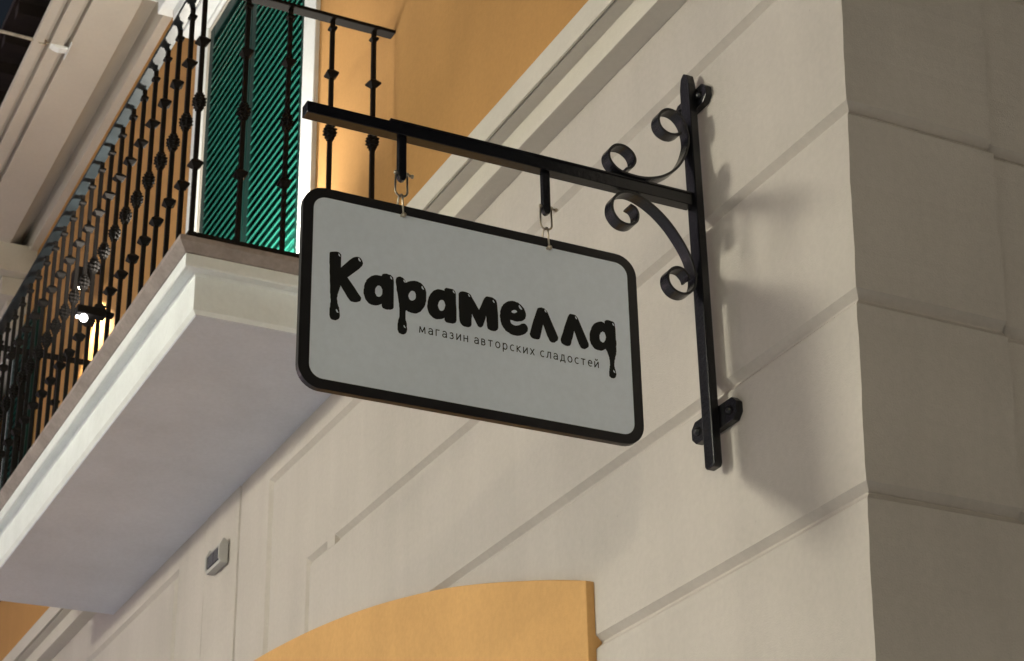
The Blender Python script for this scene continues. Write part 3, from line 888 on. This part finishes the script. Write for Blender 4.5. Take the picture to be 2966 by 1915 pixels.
  ([(452.0,3483.0),(451.0,3486.0),(449.0,3488.0),(444.0,3490.0),(440.0,3491.0),(437.0,3490.0),(434.0,3490.0),(432.0,3488.0),(430.0,3487.0),(428.0,3485.0),(426.0,3482.0),(420.0,3468.0),(414.0,3454.0),(408.0,3441.0),(402.0,3427.0),(402.0,3423.0),(404.0,3418.0),(407.0,3416.0),(409.0,3414.0),(411.0,3412.0),(416.0,3411.0),(419.0,3411.0),(422.0,3413.0),(424.0,3415.0),(425.0,3418.0),(429.0,3425.0),(432.0,3434.0),(435.0,3442.0),(438.0,3450.0),(440.0,3442.0),(442.0,3433.0),(444.0,3425.0),(446.0,3417.0),(448.0,3413.0),(453.0,3411.0),(456.0,3411.0),(459.0,3411.0),(462.0,3411.0),(465.0,3412.0),(468.0,3414.0),(470.0,3417.0),(471.0,3420.0),(471.0,3422.0),(470.0,3425.0),(466.0,3440.0),(462.0,3454.0),(457.0,3468.0)],
   None),
  ([(376.0,3483.0),(373.0,3488.0),(370.0,3490.0),(367.0,3490.0),(364.0,3490.0),(361.0,3490.0),(357.0,3489.0),(355.0,3487.0),(353.0,3485.0),(351.0,3482.0),(345.0,3468.0),(339.0,3454.0),(333.0,3440.0),(327.0,3426.0),(327.0,3421.0),(328.0,3418.0),(330.0,3416.0),(334.0,3413.0),(337.0,3411.0),(340.0,3411.0),(343.0,3411.0),(346.0,3412.0),(348.0,3414.0),(349.0,3417.0),(351.0,3419.0),(354.0,3427.0),(357.0,3435.0),(359.0,3442.0),(362.0,3450.0),(364.0,3442.0),(366.0,3433.0),(369.0,3425.0),(371.0,3416.0),(374.0,3412.0),(377.0,3411.0),(380.0,3410.0),(384.0,3410.0),(387.0,3411.0),(390.0,3412.0),(392.0,3413.0),(394.0,3414.0),(395.0,3417.0),(396.0,3420.0),(396.0,3423.0),(395.0,3427.0),(390.0,3441.0),(386.0,3455.0),(381.0,3469.0)],
   None),
  ([(285.0,3489.0),(281.0,3493.0),(277.0,3494.0),(273.0,3494.0),(271.0,3494.0),(268.0,3493.0),(265.0,3493.0),(262.0,3492.0),(260.0,3490.0),(259.0,3486.0),(259.0,3483.0),(258.0,3476.0),(258.0,3469.0),(258.0,3462.0),(258.0,3456.0),(258.0,3450.0),(257.0,3444.0),(257.0,3439.0),(258.0,3433.0),(258.0,3429.0),(258.0,3425.0),(258.0,3421.0),(259.0,3417.0),(259.0,3414.0),(260.0,3411.0),(261.0,3408.0),(262.0,3405.0),(262.0,3402.0),(263.0,3400.0),(264.0,3397.0),(264.0,3394.0),(265.0,3390.0),(265.0,3387.0),(265.0,3384.0),(264.0,3381.0),(264.0,3379.0),(263.0,3376.0),(262.0,3373.0),(262.0,3370.0),(261.0,3367.0),(261.0,3364.0),(262.0,3361.0),(263.0,3358.0),(265.0,3356.0),(268.0,3354.0),(271.0,3354.0),(274.0,3354.0),(277.0,3356.0),(279.0,3358.0),(279.0,3361.0),(279.0,3363.0),(279.0,3366.0),(279.0,3369.0),(278.0,3372.0),(278.0,3375.0),(277.0,3378.0),(277.0,3381.0),(276.0,3384.0),(276.0,3388.0),(276.0,3390.0),(276.0,3393.0),(276.0,3396.0),(277.0,3399.0),(277.0,3402.0),(278.0,3405.0),(279.0,3408.0),(280.0,3411.0),(281.0,3414.0),(282.0,3417.0),(284.0,3419.0),(285.0,3422.0),(289.0,3419.0),(292.0,3417.0),(296.0,3415.0),(300.0,3415.0),(304.0,3415.0),(307.0,3415.0),(310.0,3416.0),(313.0,3417.0),(315.0,3419.0),(317.0,3421.0),(319.0,3424.0),(321.0,3426.0),(322.0,3429.0),(323.0,3432.0),(324.0,3435.0),(324.0,3439.0),(324.0,3442.0),(324.0,3446.0),(324.0,3450.0),(323.0,3454.0),(322.0,3458.0),(320.0,3462.0),(319.0,3466.0),(317.0,3470.0),(315.0,3473.0),(313.0,3476.0),(310.0,3479.0),(307.0,3481.0),(304.0,3483.0),(300.0,3485.0),(297.0,3486.0),(294.0,3487.0),(291.0,3487.0),(288.0,3486.0),(285.0,3484.0)],
   [(283.0,3451.0),(284.0,3447.0),(285.0,3443.0),(287.0,3440.0),(289.0,3437.0),(292.0,3436.0),(294.0,3437.0),(296.0,3438.0),(298.0,3440.0),(299.0,3444.0),(299.0,3448.0),(299.0,3452.0),(297.0,3456.0),(296.0,3459.0),(293.0,3461.0),(291.0,3463.0),(288.0,3462.0),(286.0,3461.0),(285.0,3458.0),(284.0,3455.0)]),
]
GLINTS = [(911.0,3514.0),(866.0,3513.0),(913.0,3384.0),(794.0,3486.0),(764.0,3485.0),(722.0,3478.0),(763.0,3379.0),(650.0,3484.0),(614.0,3483.0),(556.0,3481.0),(492.0,3480.0),(431.0,3484.0),(356.0,3483.0),(263.0,3486.0),(266.0,3371.0)]


bm = NB()
for o_, h_ in LETTERS:
    O = [bm.verts.new((3.3092, y / 1000, z / 1000)) for y, z in o_]
    E = [bm.edges.new((O[i], O[(i + 1) % len(O)])) for i in range(len(O))]
    if h_:
        H = [bm.verts.new((3.3092, y / 1000, z / 1000)) for y, z in h_]
        E += [bm.edges.new((H[i], H[(i + 1) % len(H)])) for i in range(len(H))]
    bmesh.ops.triangle_fill(bm, edges=E, use_beauty=True, use_dissolve=False)
link("lettering", bm, INK, sg)
bm = NB()
for i, (y, z) in enumerate(GLINTS):
    y, z = y / 1000, z / 1000
    big = 1.6 if i == 10 else (1.25 if i in (1, 2, 5) else 1.0)
    ang = math.radians(62 if i != 10 else 55)
    d = Vector((-math.cos(ang), -math.sin(ang) * 0.9)) * 0.0040 * big
    nrm = Vector((-d.y, d.x)).normalized() * 0.0015 * big
    pts = []
    for k in range(12):
        a = 2 * math.pi * k / 12
        q = Vector((y, z)) + d * math.cos(a) + nrm * math.sin(a) + nrm * 0.5 * (1 - math.cos(a) ** 2)
        pts.append(bm.verts.new((3.3088, q.x, q.y)))
    bm.faces.new(pts)
link("lettering_highlight", bm, GLINT, sg)

# small lettering drawn as pen strokes; unit = height of a lower-case letter
def arc(cx, cy, rx, ry, a0, a1, n=14):
    return [(cx + rx * math.cos(math.radians(a0 + (a1 - a0) * i / n)), cy + ry * math.sin(math.radians(a0 + (a1 - a0) * i / n)))
            for i in range(n + 1)]


GL = {
    "м": (0.92, [[(0.0, 0), (0.08, 1), (0.46, 0.14), (0.84, 1), (0.92, 0)]]),
    "а": (0.66, [[(0.08, 0.86)] + arc(0.33, 0.68, 0.32, 0.32, 120, 0) + [(0.65, 0)],
                 [(0.65, 0.54)] + arc(0.28, 0.28, 0.26, 0.27, 90, 270) + [(0.48, 0.06), (0.65, 0.26)]]),
    "г": (0.50, [[(0, 0), (0, 1), (0.52, 1)]]),
    "з": (0.55, [[(0.02, 0.9)] + arc(0.24, 0.76, 0.26, 0.24, 90, -80, 10), arc(0.24, 0.27, 0.30, 0.27, 88, -100, 12) + [(0.0, 0.08)]]),
    "и": (0.64, [[(0, 1), (0, 0), (0.64, 1), (0.64, 0)]]),
    "й": (0.64, [[(0, 1), (0, 0), (0.64, 1), (0.64, 0)], [(0.14, 1.42), (0.22, 1.26), (0.42, 1.26), (0.50, 1.42)]]),
    "н": (0.62, [[(0, 0), (0, 1)], [(0.62, 0), (0.62, 1)], [(0, 0.52), (0.62, 0.52)]]),
    "в": (0.56, [[(0, 0.53), (0, 1)] + arc(0.28, 0.77, 0.22, 0.23, 90, -90, 8) + [(0, 0.53)],
                 [(0.28, 0.53)] + arc(0.28, 0.265, 0.28, 0.265, 88, -90, 8) + [(0, 0), (0, 0.53)]]),
    "т": (0.68, [[(0, 1), (0.68, 1)], [(0.34, 1), (0.34, 0)]]),
    "о": (0.72, [arc(0.36, 0.5, 0.36, 0.5, 0, 360, 22)]),
    "р": (0.68, [[(0, -0.42), (0, 1)], arc(0.33, 0.5, 0.34, 0.5, 165, -165, 18)]),
    "с": (0.58, [arc(0.38, 0.5, 0.38, 0.5, 62, 298, 18)]),
    "к": (0.56, [[(0, 0), (0, 1)], [(0.54, 1), (0.10, 0.54), (0.58, 0)], [(0, 0.54), (0.12, 0.54)]]),
    "х": (0.62, [[(0, 0), (0.62, 1)], [(0, 1), (0.62, 0)]]),
    "л": (0.66, [[(-0.04, 0.0), (0.08, 0.10), (0.16, 0.45), (0.22, 1), (0.66, 1), (0.66, 0)]]),
    "д": (0.78, [[(0, -0.28), (0, 0), (0.78, 0), (0.78, -0.28)], [(0.12, 0.02), (0.22, 0.35), (0.25, 1), (0.64, 1), (0.64, 0.02)]]),
    "е": (0.66, [[(0.03, 0.53), (0.65, 0.53)] + arc(0.36, 0.53, 0.33, 0.47, 8, 180, 10) + arc(0.38, 0.47, 0.35, 0.47, 180, 300, 9)]),
}
XH, TH = 0.0136, 0.0023


def pen(bm, P, y0, k):
    P = [p.copy() for p in P]
    P[0] -= (P[1] - P[0]).normalized() * TH * 0.35
    P[-1] += (P[-1] - P[-2]).normalized() * TH * 0.35
    n = len(P)
    L, Rr = [], []
    for i in range(n):
        d0 = (P[i] - P[i - 1]).normalized() if i else (P[1] - P[0]).normalized()
        d1 = (P[i + 1] - P[i]).normalized() if i < n - 1 else d0
        m = Vector((-d0.y - d1.y, d0.x + d1.x))
        m = m / (m.length_squared / 2) * (TH / 2)
        xo = 3.3096 - (k % 12) * 0.00003
        L.append(bm.verts.new((xo, y0 - P[i].x - m.x, 3.3728 + P[i].y + m.y)))
        Rr.append(bm.verts.new((xo, y0 - P[i].x + m.x, 3.3728 + P[i].y - m.y)))
    for i in range(n - 1):
        bm.faces.new((L[i], L[i + 1], Rr[i + 1], Rr[i]))


bm = NB()
depth = 0
for word, ya, yb in (("магазин", 0.7290, 0.6185), ("авторских", 0.6025, 0.4615), ("сладостей", 0.4460, 0.3050)):
    total = (ya - yb) / XH
    gap = (total - sum(GL[c][0] for c in word)) / (len(word) - 1)
    x = 0.0
    for c in word:
        w, strokes = GL[c]
        for st in strokes:
            depth += 1
            P = [Vector((px, pz)) * XH for px, pz in st]
            # break the stroke where it turns sharply
            cuts = [0] + [i for i in range(1, len(P) - 1)
                          if (P[i] - P[i - 1]).normalized().dot((P[i + 1] - P[i]).normalized()) < 0.35] + [len(P) - 1]
            for c0, c1 in zip(cuts, cuts[1:]):
                pen(bm, P[c0:c1 + 1], ya - x * XH, depth)
                depth += 1
        x += w + gap
link("tagline", bm, INK, sg)

# ------------------------------------------------------------------ wall light on the pier
wl = empty("wall_light", (6.79, 0.01, 4.11), "small grey wall light with two dark panes on the cream pier under the balcony", "wall light")
bm = NB()
add_prism(bm, [(0.0092, 4.150), (0.030, 4.163), (0.046, 4.130), (0.046, 4.082), (0.036, 4.064), (0.0092, 4.064)],
          lambda a, b, d: (d, a, b), 6.712, 6.722)
add_prism(bm, [(0.0092, 4.150), (0.030, 4.163), (0.046, 4.130), (0.046, 4.082), (0.036, 4.064), (0.0092, 4.064)],
          lambda a, b, d: (d, a, b), 6.872, 6.882)
add_box(bm, 6.7221, 6.8719, 0.0092, 0.040, 4.064, 4.078)
add_box(bm, 6.7221, 6.8719, 0.0092, 0.014, 4.079, 4.150)
add_box(bm, 6.7225, 6.8715, 0.0142, 0.028, 4.150, 4.158)
link("housing", bm, BOXG, wl, bevel=0.0015)
for a, b in ((6.724, 6.793), (6.799, 6.870)):
    bm = NB()
    add_prism(bm, [(0.015, 4.149), (0.027, 4.149), (0.041, 4.128), (0.041, 4.082), (0.015, 4.080)], lambda p, q, d: (d, p, q), a, b)
    link("pane", bm, GLASS_D, wl, bevel=0.001)

# ------------------------------------------------------------------ lit lantern on the upper wall
LX, LY, LZ = 9.30, 0.06, 6.40
ln = empty("wall_lantern", (LX, -0.05, LZ), "dark wall lamp throwing a warm scallop of light down the ochre wall", "lamp")
bm = NB()
add_box(bm, LX - 0.03, LX + 0.03, -0.0495, 0.04, LZ + 0.16, LZ + 0.20)
add_box(bm, LX - 0.05, LX + 0.05, 0.0, 0.11, LZ + 0.05, LZ + 0.15)
link("housing", bm, RAIL, ln, bevel=0.004)
bm = NB()
bmesh.ops.create_uvsphere(bm, u_segments=16, v_segments=10, radius=0.015, matrix=Matrix.Translation((LX, LY, LZ + 0.052)))
link("bulb", bm, BULB, ln, smooth=True)
ld = bpy.data.lights.new("lantern_light", 'SPOT')
ld.energy = 110
ld.color = (1.0, 0.80, 0.52)
ld.shadow_soft_size = 0.03
ld.spot_size = math.radians(110)
ld.spot_blend = 0.5
lo = bpy.data.objects.new("lantern_light", ld)
COL.objects.link(lo)
lo.location = (LX, 0.05, LZ - 0.0)
lo.rotation_euler = (math.radians(-8), 0, 0)

fl = empty("floodlight", (6.10, 0.70, 4.70), "small dark floodlight with a dazzling bulb clamped outside the balcony railing", "floodlight")
bm = NB()
add_box(bm, 6.10, 6.14, 0.700, 0.803, 4.684, 4.716)
add_box(bm, 6.105, 6.135, 0.669, 0.6995, 4.695, 4.709)
link("housing", bm, RAIL, fl, bevel=0.003)
for y, r in ((0.776, 0.0145), (0.799, 0.0055)):
    bm = NB()
    bmesh.ops.create_uvsphere(bm, u_segments=16, v_segments=10, radius=r, matrix=Matrix.Translation((6.112, y, 4.670)))
    link("bulb", bm, BULB_W, fl, smooth=True)

# floor uplight that washes the door surround and shutters (its glow is what the photograph shows)
UX, UY, UZ = 6.40, 0.20, 4.64
ul = empty("floor_uplight", (UX, UY, 4.586), "lit floor lamp at the foot of the green shutters washing the white door surround", "lamp")
bm = NB()
add_tube(bm, [(UX, UY, 4.586), (UX, UY, 4.61), (UX, UY, 4.6101), (UX, UY, 4.66)], [0.05, 0.05, 0.035, 0.04], 16)
link("housing", bm, RAIL, ul)
bm = NB()
add_tube(bm, [(UX, UY, 4.661), (UX, UY, 4.666)], 0.032, 16)
link("lens", bm, BULB, ul)
ld = bpy.data.lights.new("uplight", 'SPOT')
ld.energy = 210
ld.color = (1.0, 0.93, 0.80)
ld.shadow_soft_size = 0.04
ld.spot_size = math.radians(150)
ld.spot_blend = 0.8
lo = bpy.data.objects.new("uplight", ld)
COL.objects.link(lo)
lo.location = (UX, UY, 4.69)
lo.rotation_euler = (math.radians(180), 0, 0)

# ------------------------------------------------------------------ stay cable on the soffit edge
cb = empty("stay_cable", (8.8, 0.45, 7.60), "thin steel cable hooked to the edge of the beige soffit", "cable")
bm = NB()
add_tube(bm, [(8.80, 0.53, 7.60), (8.80, 3.5, 7.64), (8.80, 9.0, 7.60)], 0.010, 6)
link("wire", bm, CABLE, cb, smooth=True)
bm = NB()
add_tube(bm, [(8.80, 0.50 + 0.022 * math.cos(a), 7.60 + 0.014 * math.sin(a)) for a in [2 * math.pi * k / 12 for k in range(12)]],
         0.006, 6, closed=True)
add_tube(bm, [(8.80, 0.48, 7.60), (8.80, 0.40, 7.60)], 0.007, 6)
link("eye_hook", bm, STEEL, cb, smooth=True)
bm = NB()
add_prism(bm, [(0.46, 7.5875), (0.44, 7.575), (0.41, 7.568), (0.365, 7.575), (0.365, 7.5915)], lambda a, b, d: (d, a, b), 8.775, 8.825)
add_box(bm, 8.72, 8.88, 0.358, 0.3645, 7.572, 7.5915)
link("bracket_plate", bm, WHITE, cb, bevel=0.004)
